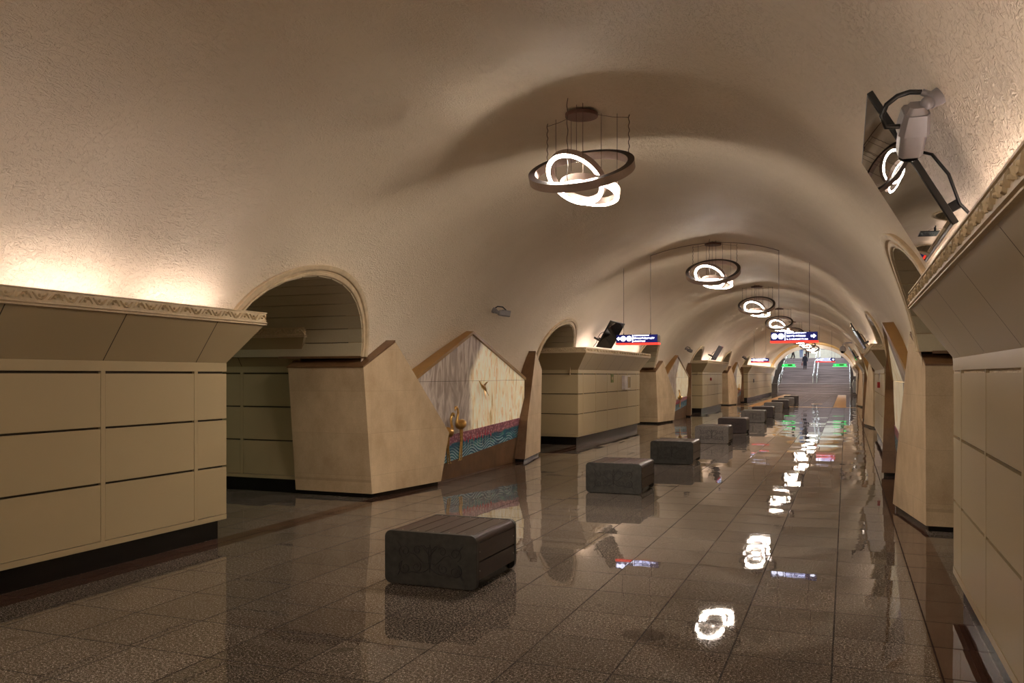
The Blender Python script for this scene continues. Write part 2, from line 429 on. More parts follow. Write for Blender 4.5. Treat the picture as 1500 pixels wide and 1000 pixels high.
# panelled wall blocks
def sweep_rect(mb, prof, h0, h1, y0, y1, s, mi=0):
    """profile (outset, z) swept round front and both ends of a footprint"""
    lines = []
    for o, z in prof:
        lines.append([(s * h1, y0 - o, z), (s * (h0 - o), y0 - o, z), (s * (h0 - o), y1 + o, z), (s * h1, y1 + o, z)])
    for k in range(len(lines) - 1):
        for i in range(3):
            mb.add([lines[k][i], lines[k][i + 1], lines[k + 1][i + 1], lines[k + 1][i]], [(0, 1, 2, 3)], mi)
def leaf_motif(mb, fn, c, flip, size=1.0, lift=.012):
    """a curling leaf with a bud, drawn in the frieze plane"""
    f = -1 if flip else 1
    pts = [(-.072, .028 * f), (-.045, .004 * f), (-.015, -.024 * f), (.018, -.026 * f), (.030, -.002 * f)]
    wid = [.002, .010, .014, .009, .003]
    def strip(pts, wid, l):
        vs = []
        for i, (a, b) in enumerate(pts):
            p = pts[max(0, i - 1)]; q = pts[min(len(pts) - 1, i + 1)]
            dx, dz = q[0] - p[0], q[1] - p[1]; L = math.hypot(dx, dz) or 1; nx, nz = -dz / L, dx / L
            w = wid[i]
            vs += [fn(c + (a + nx * w) * size, (b + nz * w) * size, 0), fn(c + a * size, b * size, l), fn(c + (a - nx * w) * size, (b - nz * w) * size, 0)]
        fs = []
        for i in range(len(pts) - 1):
            for j in range(2): fs.append((i * 3 + j, i * 3 + j + 1, i * 3 + j + 4, i * 3 + j + 3))
        mb.add(vs, fs, 0, False)
    strip(pts, wid, lift)
    strip([(.028, -.03 * f), (.05, -.012 * f), (.075, .026 * f)], [.004, .011, .002], lift)
    n = 8; ring = [fn(c + (.001 + .015 * math.cos(2 * PI * k / n)) * size, (.006 * f + .015 * math.sin(2 * PI * k / n)) * size, 0) for k in range(n)]
    top = [fn(c + (.001 + .008 * math.cos(2 * PI * k / n)) * size, (.006 * f + .008 * math.sin(2 * PI * k / n)) * size, lift * 1.3) for k in range(n)]
    mb.loft([ring, top], 0, False)

def wall_block(s, h0, h1, y0, y1, name, label, lights=True, fronts=True, detail=True, relief=True):
    cy = (y0 + y1) / 2; L = y1 - y0
    root = empty(name, (XC, cy, 0), label, 'wall', kind='structure'); ya, yb = -L / 2, L / 2
    # core + plinth
    pl = MB(); pl.box(s * (h0 + .06), s * h1, ya + .06, yb - .06, 0, .2); pl.build('plinth', M['black'], root)
    core = MB(); core.box(s * (h0 + .028), s * (h1 - .01), ya + .028, yb - .028, .19, 1.83, 1)
    def plate(side, a0, a1, z0, z1, o=0.0, d=.03):
        if side == 'f': core.box(s * (h0 - o), s * (h0 + d), a0, a1, z0, z1)
        elif side == 'n': core.box(s * a0, s * a1, ya - o, ya + d, z0, z1)
        else: core.box(s * a0, s * a1, yb - d, yb + o, z0, z1)
    rows = [(.255, .742), (.762, 1.228), (1.248, 1.712)]
    n = max(1, round((L - .9) / 1.14)); e = .45; wdt = (L - 2 * e) / n
    joints = [ya + e + i * wdt for i in range(n + 1)]
    sides = ([('f', ya, yb, joints)] if fronts else []) + [(q, h0 + .03, h1, [h0 + 1.0, h0 + 2.1]) for q in 'nr']
    for q, a, b, js in sides:
        plate(q, a, b, .2, .25, .004); plate(q, a, b, 1.735, 1.825, .004)
        edges = [a] + js + [b]
        for j in js: plate(q, j - .024, j + .024, .25, 1.735, .002)
        for i in range(len(edges) - 1):
            u0 = edges[i] + (.027 if i else 0); u1 = edges[i + 1] - (.027 if i < len(edges) - 2 else 0)
            for z0, z1 in rows:
                plate(q, u0, u1, z0, z1)
    core.build('panelling', [M['cream'], M['slit']], root, bevel=0)
    # flared upper panels, one plate per bay
    fl = MB()
    F = .28; z0, z1 = 1.826, 2.24
    edges = [ya] + joints + [yb]; g_ = .005
    def fy(t, y):  # widen with the flare towards the ends only
        return y
    for i in range(len(edges) - 1):
        b0, b1 = edges[i], edges[i + 1]
        t0 = b0 + (g_ if i else 0); t1 = b1 - (g_ if i < len(edges) - 2 else 0)
        u0 = t0 - (F if i == 0 else 0); u1 = t1 + (F if i == len(edges) - 2 else 0)
        fl.add([(s * h0, t0, z0), (s * h0, t1, z0), (s * (h0 - F), u1, z1), (s * (h0 - F), u0, z1)], [(0, 1, 2, 3)])
    for ye, sg in ((ya, -1), (yb, 1)):
        hs = [h0, h0 + 1.0, h0 + 2.1, h1]
        for i in range(3):
            a0, a1 = hs[i] + (g_ if i else 0), hs[i + 1] - g_
            fl.add([(s * a0, ye, z0), (s * a1, ye, z0), (s * a1, ye + sg * F, z1), (s * (a0 - (F if i == 0 else 0)), ye + sg * F, z1)], [(0, 1, 2, 3)])
    sweep_rect(fl, [(-.02, z0 - .005), (F - .014, z1 + .01)], h0, h1, ya, yb, s, 1)
    fl.build('flared_panels', [M['cream'], M['slit']], root)
    # frieze
    fr = MB()
    sweep_rect(fr, [(.25, 2.225), (.278, 2.225), (.292, 2.228), (.292, 2.236), (.283, 2.238), (.283, 2.246), (.298, 2.249), (.298, 2.257), (.286, 2.262), (.286, 2.350), (.294, 2.352), (.294, 2.362), (.25, 2.362), (.25, 2.225)], h0, h1, ya, yb, s)
    o_ = .286
    if relief:
        m_ = int(round((L + 2 * o_) / .142))
        for i in range(m_):
            c = ya - o_ + (i + .5) * (L + 2 * o_) / m_
            leaf_motif(fr, lambda a, b, l: (s * (h0 - o_ - l), a, 2.306 + b), c, i % 2 == 0, .9, .014)
        for ye, sg in ((ya, -1), (yb, 1)):
            for i in range(int((h1 - h0) / .142)):
                leaf_motif(fr, lambda a, b, l: (s * a, ye + sg * (o_ + l), 2.306 + b), h0 - o_ + .07 + i * .142, i % 2 == 0)
    fr.build('carved_frieze', M['frieze'], root)
    tp = MB(); tp.box(s * (h0 - .2), s * h1, ya - .2, yb + .2, 2.20, 2.24); tp.build('top_slab', M['slit'], root)
    if lights:
        hl = 3.165 if s > 0 else 3.18
        nn = max(1, round(L / 1.35))
        for i in range(nn):
            a, b = ya + L * i / nn + .12, ya + L * (i + 1) / nn - .12
            MB().box(s * hl, s * (hl + .03), a, b, 2.285, 2.31).build('light_tube', M['cove_strong'] if s > 0 else M['cove'], root)
    return root

BLOCKS = []
for s in (-1, 1):
    nm = 'wall_left' if s < 0 else 'wall_right'
    for k in range(-1, 4):
        y0, y1 = BL0 + k * P, BL1 + k * P
        if k == 3: y1 = YEND - .02
        if k == -1: y0, y1 = YBACK + .02, -2.0 + .05
        if k == -1: continue
        r = wall_block(s, 3.4, 6.5, y0, y1, nm, f'cream panelled wall block with carved frieze, {ORD[k]} one {SIDE[s]}', relief=(k < 3))
        BLOCKS.append((s, k, y0, y1))
    for k in range(-1, 3):
        y0, y1 = PA1 + k * P, PB0 + k * P
        y0 = max(y0, YBACK)
        if k == -1: y0, y1 = YBACK + .02, -1.95
        wall_block(s, 4.66 if k >= 0 else 3.4, 6.5, y0 + .02, y1 - .02, nm, f'panelled passage wall block behind the {ORD[k]} mural niche {SIDE[s]}' if k >= 0 else f'panelled wall block behind the viewpoint {SIDE[s]}', lights=(k < 0), fronts=(k < 0), relief=(k == 0))
# outer platform walls and ceilings close the space beyond the passages
for s, nm in ((-1, 'left'), (1, 'right')):
    tag(MB().box(XC + s * 10, XC + s * 10.2, YBACK, YEND, 0, 3.6).build(f'wall_{nm}', M['plank']), 'far wall of the platform beyond the arches', 'wall', kind='structure')
    tag(MB().box(XC + s * 6.0, XC + s * 10.2, YBACK, YEND, 3.5, 3.6).build('ceiling', M['plank']), 'flat ceiling over the platform beyond the arches', 'ceiling', kind='structure')
    tag(MB().box(XC + s * 6.5, XC + s * 6.55, YBACK, YEND, 2.9, 3.6).build(f'wall_{nm}', M['plank']), 'upper wall between passages and platform', 'wall', kind='structure')
    for k in range(4):
        tag(MB().box(XC + s * 8, XC + s * 8.1, 2 + k * P, 17 + k * P, 3.42, 3.5).build('ceiling', M['cool_dim']), 'long platform lamp beyond the arches', 'ceiling', kind='structure')
tag(MB().box(XC - 3.6, XC + 3.6, YBACK - .1, YBACK, 0, 4.6).build('wall_back', M['plank']), 'plain wall closing the hall behind the viewpoint', 'wall', kind='structure')

# ---------------------------------------------------------------- pillars and mural niches
def fh(a): return 3.45 + .156 * (a - 3.5)          # front plane of the slanted pillar
def pillar(s, t):
    """s side of hall, t = -1 towards the camera end of the niche, +1 the other"""
    root = empty('stone_pillar', (XC, 0, 0), 'x', 'pillar', 'slanting stone pillars beside the niches')
    kn = 1.64 if (s < 0 and t < 0) else 2.12
    F = [(3.5, .06), (1.86, .06), (kn, .8), (2.98, 2.17), (3.68, 1.8)]
    front = [(s * (fh(a) - (.05 if s > 0 and z > 1 else 0)), t * a, z) for a, z in F]
    back = [(s * 4.7, t * 3.5, .06), (s * 3.75, t * 1.86, .06), (s * 3.75, t * kn, .8), (s * 4.0, t * 2.98, 2.17), (s * 4.7, t * 3.68, 1.8)]
    mb = MB(); v = front + back
    mb.add(v, [(0, 1, 2, 3, 4), (9, 8, 7, 6, 5)], 0)
    mb.add(v, [(0, 4, 9, 5)], 0)                      # face towards the passage
    mb.add(v, [(1, 6, 7, 2), (2, 7, 8, 3)], 1)        # reveal towards the mural
    mb.add(v, [(3, 8, 9, 4), (0, 5, 6, 1)], 1)
    mb.build('shaft', [M['stone'], M['brown']], root, bevel=.006)
    # brown capping on the sloping shoulder
    cp = MB(); dd = .05 if s > 0 else 0; c = [(s * (fh(3.68) - dd), t * 3.685, 1.80), (s * (fh(2.98) + .004 - dd), t * 2.98, 2.176), (s * 4.72, t * 2.98, 2.176), (s * 4.72, t * 3.685, 1.80)]
    cp.add(c + [(x, y, z + .022) for x, y, z in c], [(0, 1, 2, 3), (7, 6, 5, 4), (0, 4, 5, 1), (1, 5, 6, 2), (2, 6, 7, 3), (3, 7, 4, 0)])
    cp.build('shoulder_capping', M['brown'], root)
    pb = MB(); q = [(fh(3.47) + .03, 3.46), (fh(1.9) + .03, 1.9), (3.75, 1.9), (4.66, 3.46)]
    pb.prism(q, lambda h, a, z: (s * h, t * a, z), 0, .06); pb.build('plinth', M['black'], root)
    return root

def niche(s):
    hA = 3.34 if s < 0 else 3.15; yA = -.35 if s < 0 else -.45
    root = empty('mural_niche', (XC, 0, 0), 'x', 'niche', 'marble mural niches between the pillars')
    E = 2.4; zE = 1.60; zA = 2.40
    X = lambda h: s * h
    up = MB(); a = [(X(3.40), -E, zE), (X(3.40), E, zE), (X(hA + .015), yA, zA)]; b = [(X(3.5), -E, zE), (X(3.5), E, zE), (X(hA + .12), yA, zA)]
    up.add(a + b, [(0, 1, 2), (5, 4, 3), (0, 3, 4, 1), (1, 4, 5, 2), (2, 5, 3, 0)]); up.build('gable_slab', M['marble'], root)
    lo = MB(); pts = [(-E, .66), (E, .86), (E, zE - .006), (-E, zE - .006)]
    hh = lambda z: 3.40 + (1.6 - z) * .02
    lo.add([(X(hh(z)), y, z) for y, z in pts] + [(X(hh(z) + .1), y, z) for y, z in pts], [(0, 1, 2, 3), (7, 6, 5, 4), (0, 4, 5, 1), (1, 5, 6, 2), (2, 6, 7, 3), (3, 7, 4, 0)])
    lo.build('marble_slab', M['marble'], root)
    mo = MB(); pts = [(-E, .20), (E, .50), (E, .86), (-E, .66)]
    mo.add([(X(hh(z) - .012), y, z) for y, z in pts] + [(X(hh(z) + .1), y, z) for y, z in pts], [(0, 1, 2, 3), (7, 6, 5, 4), (0, 4, 5, 1), (1, 5, 6, 2), (2, 6, 7, 3), (3, 7, 4, 0)])
    mo.build('sea_mosaic', M['mosaic'], root)
    pl = MB(); pts = [(-E, 0), (E, 0), (E, .50), (-E, .20)]
    pl.add([(X(hh(z) - .02), y, z) for y, z in pts] + [(X(hh(z) + .1), y, z) for y, z in pts], [(0, 1, 2, 3), (7, 6, 5, 4), (0, 4, 5, 1), (1, 5, 6, 2), (2, 6, 7, 3), (3, 7, 4, 0)])
    pl.build('plinth', M['brown'], root)
    for sg in (-1, 1):          # two slopes of the hood
        hd = MB(); ye = sg * E + (0 if sg > 0 else 0)
        v = []
        for off in (0, .05):
            v += [(X(3.37), ye, zE + off), (X(hA - .03), yA, zA + off), (X(hA + .42), yA, zA + off + .02), (X(3.95), ye, zE + off)]
        hd.add(v, [(0, 1, 2, 3), (7, 6, 5, 4), (0, 4, 5, 1), (1, 5, 6, 2), (2, 6, 7, 3), (3, 7, 4, 0)])
        hd.build('hood', M['gold'], root)
    if s < 0:
        random.seed(3)
        for i in range(11):      # small pink birds of the mosaic, wading
            y = -.62 + i * .125 + random.uniform(-.02, .02); z = .60 + y * .045 + random.uniform(-.02, .035)
            bd = MB(); h = hh(z) - .016
            bd.ball((X(h), y, z), .026, 0, 8, (.35, .8, 1.1)); bd.tube([(X(h), y - .008, z + .02), (X(h), y + .012, z + .05), (X(h), y - .004, z + .07)], .005, 5)
            bd.tube([(X(h), y, z - .02), (X(h), y, z - .15)], .0035, 5, 1)
            bd.build('wading_bird', [M['pink'], M['palepink']], root)
    return root
M['pink'] = simple('pink_tessera', srgb(214, 88, 108), .4); M['palepink'] = simple('pale_leg', srgb(186, 196, 190), .4)

first = {}
for s in (-1, 1):
    for t in (-1, 1): first[(s, t)] = pillar(s, t)
    first[s] = niche(s)
WALL = {-1: 'behind the benches', 1: 'opposite the benches'}
for s in (-1, 1):
    for k in range(3):
        yc = NC + k * P
        copies(first[s], False, (XC, yc, 0), f'gabled marble mural niche, {ORD[k]} one in the wall {WALL[s]}')
        for t in (-1, 1):
            copies(first[(s, t)], False, (XC, yc, 0), f'slanting beige stone pillar on the {"near" if t < 0 else "far"} side of the {ORD[k]} niche {WALL[s]}')
def drop(o):
    for ch in list(o.children): drop(ch)
    bpy.data.objects.remove(o)
for k in list(first): drop(first[k])

# brass birds
def flamingo(face, loc, label, legs=.5, group='brass flamingo sculptures in the first niche'):
    root = empty('flamingo_sculpture', loc, label, 'sculpture', group); root.scale = (1.15, 1.15, 1.08)
    f = face; mb = MB()
    mb.tube([(0, -f * .15, -.03), (0, -f * .10, .0), (0, -f * .03, .015), (0, f * .04, .0), (0, f * .09, -.01), (0, f * .125, 0)], [.010, .042, .072, .076, .05, .024], 12)
    mb.tube([(0, f * .09, -.015), (0, f * .135, .0), (0, f * .145, .05), (0, f * .115, .12), (0, f * .10, .19), (0, f * .12, .25), (0, f * .155, .275), (0, f * .18, .265)], [.032, .028, .022, .019, .018, .018, .020, .024], 8)
    mb.tube([(0, f * .175, .27), (0, f * .20, .25), (0, f * .205, .215)], [.018, .012, .004], 8)
    mb.build('body', M['brass'], root)
    for j, dy in enumerate((-.02, .03)):
        lg = MB(); lg.tube([(0, f * (dy - .01), -.03), (0, f * (dy - .01 - .01 * j), -.03 - legs * .45), (0, f * (dy + .01 + .02 * j), -.03 - legs)], [.016, .012, .010], 6)
        lg.tube([(0, f * (dy + .01 + .02 * j), -.03 - legs), (0, f * (dy + .05 + .02 * j), -.04 - legs)], [.008, .006], 6)
        lg.build('leg', M['brass'], root)
    wg = MB(); wg.tube([(-.0, -f * .16, -.02), (0, -f * .05, .035), (0, f * .03, .03)], [.004, .034, .02], 8); wg.build('wing', M['brass'], root)
    return root
hx = XC - 3.31
flamingo(1, (hx + .03, 12.42, .78), 'standing brass flamingo beside the pillar, facing its mate', .42)
flamingo(-1, (hx + .03, 12.92, .88), 'standing brass flamingo facing back toward the pillar, with pink birds behind it', .50)
fb = empty('flying_bird_sculpture', (XC - 3.34, 14.02, 1.47), 'small brass bird flying across the bright marble slab', 'sculpture')
mb = MB(); mb.tube([(0, .22, -.14), (0, .12, -.06), (0, .02, 0), (0, -.05, .03), (0, -.14, .07), (0, -.19, .12), (0, -.22, .13)], [.004, .008, .035, .03, .012, .012, .005], 8); mb.build('body', M['brass'], fb)
w = MB(); w.add([(0, .03, .02), (0, -.04, .03), (.02, -.02, -.08), (.05, .0, -.22), (.02, .05, -.12)], [(0, 1, 2, 3, 4)]); w.add([(-.01, .03, .02), (-.01, -.04, .03), (.01, -.02, -.08), (.04, .0, -.22), (.01, .05, -.12)], [(4, 3, 2, 1, 0)]); w.build('wing', M['brass'], fb)
w = MB(); w.add([(0, .02, .02), (0, -.05, .04), (.03, .02, .10), (.05, .1, .12)], [(0, 1, 2, 3)]); w.build('wing', M['brass'], fb)
flamingo(-1, (hx, 33.15, .82), 'tall brass wading bird standing in the second niche behind the benches', .3, 'brass bird of the second niche')
flamingo(1, (hx, 52.6, .85), 'tall brass wading bird standing in the third niche behind the benches', .4, 'brass bird of the third niche')

# ---------------------------------------------------------------- benches
def bench(stone, label):
    root = empty('stone_bench', (0, 0, 0), label, 'bench', 'low slatted benches along the hall')
    W, D, Hh, R = .41, .435, .435, .055
    def rr(w, z0, z1, r, n=6):
        pts = []
        for cx, cz, a0 in ((w - r, z0 + r, -PI / 2), (w - r, z1 - r, 0), (-w + r, z1 - r, PI / 2), (-w + r, z0 + r, PI)):
            for i in range(n + 1): a = a0 + PI / 2 * i / n; pts.append((cx + r * math.cos(a), cz + r * math.sin(a)))
        return pts
    for sg in (-1, 1):
        sl = MB(); sl.prism(rr(W, 0.005, Hh, R), lambda a, b, d: (a, d, b), sg * D, sg * (D - .045)); o = sl.build('end_slab', stone, root, bevel=.004)
        cv = MB(); yy = sg * (D + .0005)
        for m in (-1, 1):
            def curve(pts, r=.0046): cv.tube([(m * a, yy, b + .215) for a, b in pts], r, 5)
            def spiral(cx, cz, r0, turns, a0, dr, sgn=1):
                n = int(14 * turns); return [(cx + (r0 - dr * i / n) * math.cos(a0 + sgn * 2 * PI * turns * i / n), cz + (r0 - dr * i / n) * math.sin(a0 + sgn * 2 * PI * turns * i / n)) for i in range(n + 1)]
            curve(spiral(.225, .06, .055, 1.4, -1.2, .045)); curve(spiral(.225, -.075, .06, 1.4, 1.2, .05, -1)); curve(spiral(.11, .075, .04, 1.2, 2.6, .03, -1))
            curve(spiral(.12, -.06, .045, 1.3, 2.2, .035)); curve([(.0, -.02), (.05, -.035), (.09, .0), (.13, .04), (.17, .05), (.2, .02)])
            curve([(0, .03), (.03, .07), (.06, .1), (.075, .12), (.05, .115), (.025, .09), (0, .11)]); curve([(.29, .13), (.265, .10), (.255, .06)]); curve([(.29, -.14), (.27, -.1), (.25, -.02)])
            curve([(0, -.06), (.04, -.09), (.09, -.11), (.16, -.1), (.2, -.12)]); curve([(.0, .13), (.012, .06), (.0, -.1)])
        cv.build('carved_scrolls', M['carve'], o)
    co = MB(); co.prism(rr(W - .02, .06, Hh - .02, .045), lambda a, b, d: (a, d, b), -D + .04, D - .04); co.box(-W + .05, W - .05, -D + .04, D - .04, .0, .075); co.build('core', M['black'], root)
    y0, y1 = -D + .047, D - .047
    n = 5; wd = 2 * (W - .075) / (n - .6)
    xs = [(-W + .062 + (2 * (W - .062)) * i / n + .004, -W + .062 + (2 * (W - .062)) * (i + 1) / n - .004) for i in range(n)]
    for i, (a, b) in enumerate(xs):
        MB().box(a, b, y0, y1, Hh - .026, Hh - .002).build('top_slat', M['wood'], root, bevel=.003)
    for sg in (-1, 1):
        cor = [(sg * (W - .060 + .058 * math.cos(t)), Hh - .060 + .058 * math.sin(t)) for t in [PI / 2 * i / 6 for i in range(7)]]
        cin = [(sg * (W - .060 + .03 * math.cos(t)), Hh - .060 + .03 * math.sin(t)) for t in [PI / 2 * i / 6 for i in range(6, -1, -1)]]
        MB().prism(cor + cin, lambda a, b, d: (a, d, b), y0, y1).build('corner_slat', M['wood'], root)
        for z0, z1 in ((.225, Hh - .066), (.08, .215)):
            MB().box(sg * (W - .026), sg * (W - .002), y0, y1, z0, z1).build('side_slat', M['wood'], root, bevel=.003)
    scr = None
    spots = [((a + b) / 2, yy, Hh - .002) for yy in (y0 + .02, y1 - .02) for a, b in xs] + [(sg * (W - .002), yy, zz) for yy in (y0 + .02, y1 - .02) for sg in (-1, 1) for zz in (.3, .15)]
    for q in spots:
        if scr is None: scr = MB().ball((0, 0, 0), .0055, 0, 6).build('screw', M['screw'], root); scr.location = q
        else: c = scr.copy(); COL.objects.link(c); c.parent = root; c.location = q
    return root
BY = [6.62, 12.45, 16.85, 22.1, 26.2, 32.2, 36.0, 41.4, 45.7, 50.2, 55.0]
kinds = [0, 0, 0, 1, 2, 1, 2, 1, 2, 1, 2]
desc = ['dark basalt', 'pale lit-toned', 'dark brown shade-toned']
protos = [bench(M[q], 'x') for q in ('bench_stone', 'bench_stone_lit', 'bench_stone_shade')]
used = set()
for i, y in enumerate(BY):
    k = kinds[i]
    lab = f'low bench with carved {desc[k]} end slabs and dark slats, {ORD[i]} in the row'
    if i == 0: lab = 'low bench with carved dark basalt end slabs, standing apart at the front of the row'
    if i == 10: lab = 'low bench with dark brown shade-toned end slabs, last one before the stairs'
    copies(protos[k], k not in used, (-3.11, y, 0), lab); used.add(k)

# ---------------------------------------------------------------- chandeliers
def ring_part(parent, R, loc, rx, ry, name, hw=.034, hh=.036, housing=None):
    ro = Matrix.Rotation(ry, 3, 'Y') @ Matrix.Rotation(rx, 3, 'X'); n = 64; c = Vector(loc)
    def circ(r, z): return [c + ro @ Vector((r * math.cos(2 * PI * i / n), r * math.sin(2 * PI * i / n), z)) for i in range(n)]
    mb = MB()
    prof = [(R - hw, -hh), (R - hw, hh), (R + hw, hh), (R + hw, -hh), (R + hw - .006, -hh), (R + hw - .006, -hh + .012), (R - hw + .006, -hh + .012), (R - hw + .006, -hh), (R - hw, -hh)]
    rings = [circ(r, z) for r, z in prof]
    for i in range(len(rings) - 1): mb.add(rings[i] + rings[i + 1], [(k, (k + 1) % n, (k + 1) % n + n, k + n) for k in range(n)], 1 if i == 1 else 0, False)
    o = mb.build(name, [housing or M['pewter'], M['dark']], parent)
    d = MB(); a = [circ(R - hw + .007, -hh - .002), circ(R + hw - .007, -hh - .002), circ(R + hw - .007, -hh + .012), circ(R - hw + .007, -hh + .012)]
    a.append(a[0])
    for i in range(4): d.add(a[i] + a[i + 1], [(k, (k + 1) % n, (k + 1) % n + n, k + n) for k in range(n)], 0, False)
    d.build('diffuser', M['lamp'], o)
    return [c + ro @ Vector((R * math.cos(t), R * math.sin(t), hh)) for t in (.5, 2.6, 4.7)]
def chandelier():
    root = empty('ring_chandelier', (0, 0, 0), 'x', 'chandelier', 'three-ring chandeliers along the vault')
    z = 3.88
    cp = MB(); cp.loft([[(.175 * q * math.cos(2 * PI * i / 40), .175 * q * math.sin(2 * PI * i / 40), zz) for i in range(40)] for q, zz in ((.97, 4.455), (1, 4.46), (1, 4.495), (.6, 4.505), (.5, 4.518))], 0, False)
    cp.build('ceiling_canopy', M['canopy'], root)
    R30 = math.radians
    pts = []
    a = ring_part(root, .535, (0, 0, z + .01), R30(31), R30(0), 'outer_ring', .036, .044)
    b = ring_part(root, .315, (-.055, -.02, z - .07), R30(-38), R30(20), 'tilted_ring', .027, .038)
    c = ring_part(root, .300, (.09, .0, z - .21), R30(-14), R30(6), 'lower_ring', .027, .038)
    for j, grp in enumerate((a, b, c)):
        for p in grp:
            q = MB()
            top = vz(p.x) - .004
            if j == 0:
                q.tube([(p.x + .006 * math.cos(i * 1.3), p.y + .006 * math.sin(i * 1.3), p.z + (top - p.z) * i / 24) for i in range(25)], .0045, 5)
                if abs(p.x) > .1: q.tube([(p.x, p.y, top - .03), (p.x * .65, p.y * .65, top + .005 - .03), (p.x * .3, p.y * .3, 4.49)], .003, 5)
            else: q.tube([tuple(p), (p.x, p.y, top)], .0032, 5)
            q.build('suspension_cable', M['cable'], root)
    return root
CH = [8.85, 18.6, 28.15, 37.9, 47.45, 57.2, 66.7, 76.0]
cp_ = chandelier()
for i, y in enumerate(CH):
    lab = f'hanging chandelier of three tilted glowing rings, {ORD[i]} in the line along the vault'
    copies(cp_, i == 0, (XC, y, 0), lab)
for y, lab in ((-.75, 'chandelier of three glowing rings above the viewpoint, outside the picture'), (-10.4, 'chandelier of three glowing rings far behind the viewpoint, outside the picture')):
    o = copy_tree(cp_); o.location = (XC, y, 0); o['label'] = lab

# ---------------------------------------------------------------- hanging signs
def lettering(mb, x0, x1, z, h, y, seed):
    random.seed(seed); x = x0
    while x < x1:
        w = random.uniform(.45, .7) * h; 
        if random.random() < .1: x += h * .4; continue
        k = random.random(); t = h * .2; hh = h * random.choice((.7, .7, .7, 1))
        mb.box(x, x + t, y - .002, y, z, z + hh)
        if k > .25: mb.box(x + w - t, x + w, y - .002, y, z, z + h * .7)
        if k < .6: mb.box(x, x + w, y - .002, y, z + h * .7 - t, z + h * .7)
        if k > .4: mb.box(x, x + w, y - .002, y, z, z + t)
        x += w + h * .16
def hang_sign(s, y, label, seed, texts):
    root = empty('direction_sign', (XC + s * 1.64, y, 0), label, 'sign', 'backlit blue direction signs hung from the vault')
    W, z0, z1 = .46, 2.375, 2.585
    MB().box(-W, W, -.035, .22, z0 - .005, z1).build('sign_box', M['blackplastic'], root)
    MB().box(-W + .008, W - .008, -.040, -.035, z0 + .035, z1 - .006).build('blue_face', M['blue'], root)
    MB().box(-W - .01, W + .01, -.045, .23, z0 - .01, z0 + .03).build('red_strip', M['red'], root)
    zc = (z0 + .035 + z1) / 2; yf = -.0405
    def disc(cx):
        d = MB(); n = 24; d.prism([(cx + .058 * math.cos(2 * PI * i / n), zc + .058 * math.sin(2 * PI * i / n)) for i in range(n)], lambda a, b, q: (a, q, b), yf - .002, yf); d.build('line_symbol', M['white'], root)
        e = MB(); e.tube([(cx - .02, yf - .003, zc - .022), (cx - .008, yf - .003, zc + .024), (cx, yf - .003, zc - .01), (cx + .008, yf - .003, zc + .024), (cx + .02, yf - .003, zc - .022)], .0028, 4); e.build('symbol_letter', M['blue'], root)
    ar = MB()
    if s < 0:
        ax = -W + .06; pts = [(-.052, 0), (0, .045), (0, .02), (.05, .02), (.05, -.02), (0, -.02), (0, -.045)]; d1, d2, bar, tx = -W + .16, -W + .29, -W + .37, -W + .40
    else:
        ax = W - .08; pts = [(.052, 0), (0, -.045), (0, -.02), (-.05, -.02), (-.05, .02), (0, .02), (0, .045)]; d1, d2, bar, tx = -W + .075, -W + .205, -W + .285, -W + .315
    ar.prism([(ax + a, zc + b) for a, b in pts], lambda a, b, q: (a, q, b), yf - .002, yf); ar.build('arrow', M['white'], root)
    disc(d1); disc(d2)
    MB().box(bar - .008, bar + .008, yf - .002, yf, z0 + .04, z1 - .012).build('divider', M['white'], root)
    for j, (l, zz, h) in enumerate(texts):
        t = MB(); lettering(t, tx, tx + l, zz, h, yf, seed + j); t.build('lettering', M['white'], root)
    for dx in (-.30, .30):
        h = s * 1.64 + dx; t = MB(); t.tube([(dx, 0, z1 - .01), (dx, 0, vz(h) - .005)], .005, 6); t.tube([(dx, 0, z1), (dx, 0, z1 + .03)], .014, 8); t.build('hanging_rod', M['cable'], root)
TL = [(.33, 2.553, .024), (.46, 2.487, .042), (.24, 2.425, .034)]; TR = [(.38, 2.553, .024), (.36, 2.485, .042), (.42, 2.425, .026)]
hang_sign(-1, 18.6, 'backlit blue sign with arrow pointing away from the chandeliers, in front of a wall screen', 10, TL)
hang_sign(1, 18.6, 'backlit blue sign with arrow at its far end, hung beside the second chandelier', 20, TR)
hang_sign(-1, 47.5, 'small distant backlit blue sign above the third panelled block behind the benches', 30, TL)
hang_sign(1, 47.5, 'small distant backlit blue sign seen against the stairs', 40, TR)
cb = MB(); cb.tube([(h, 0, vz(h) - .012) for h in [-1.34 + 2.68 * i / 40 for i in range(41)]], .006, 5); tag(cb.build('power_cable', M['cable'], None, (XC, 18.6, 0)), 'thin brown cable running along the vault past the second chandelier to the signs', 'cable')

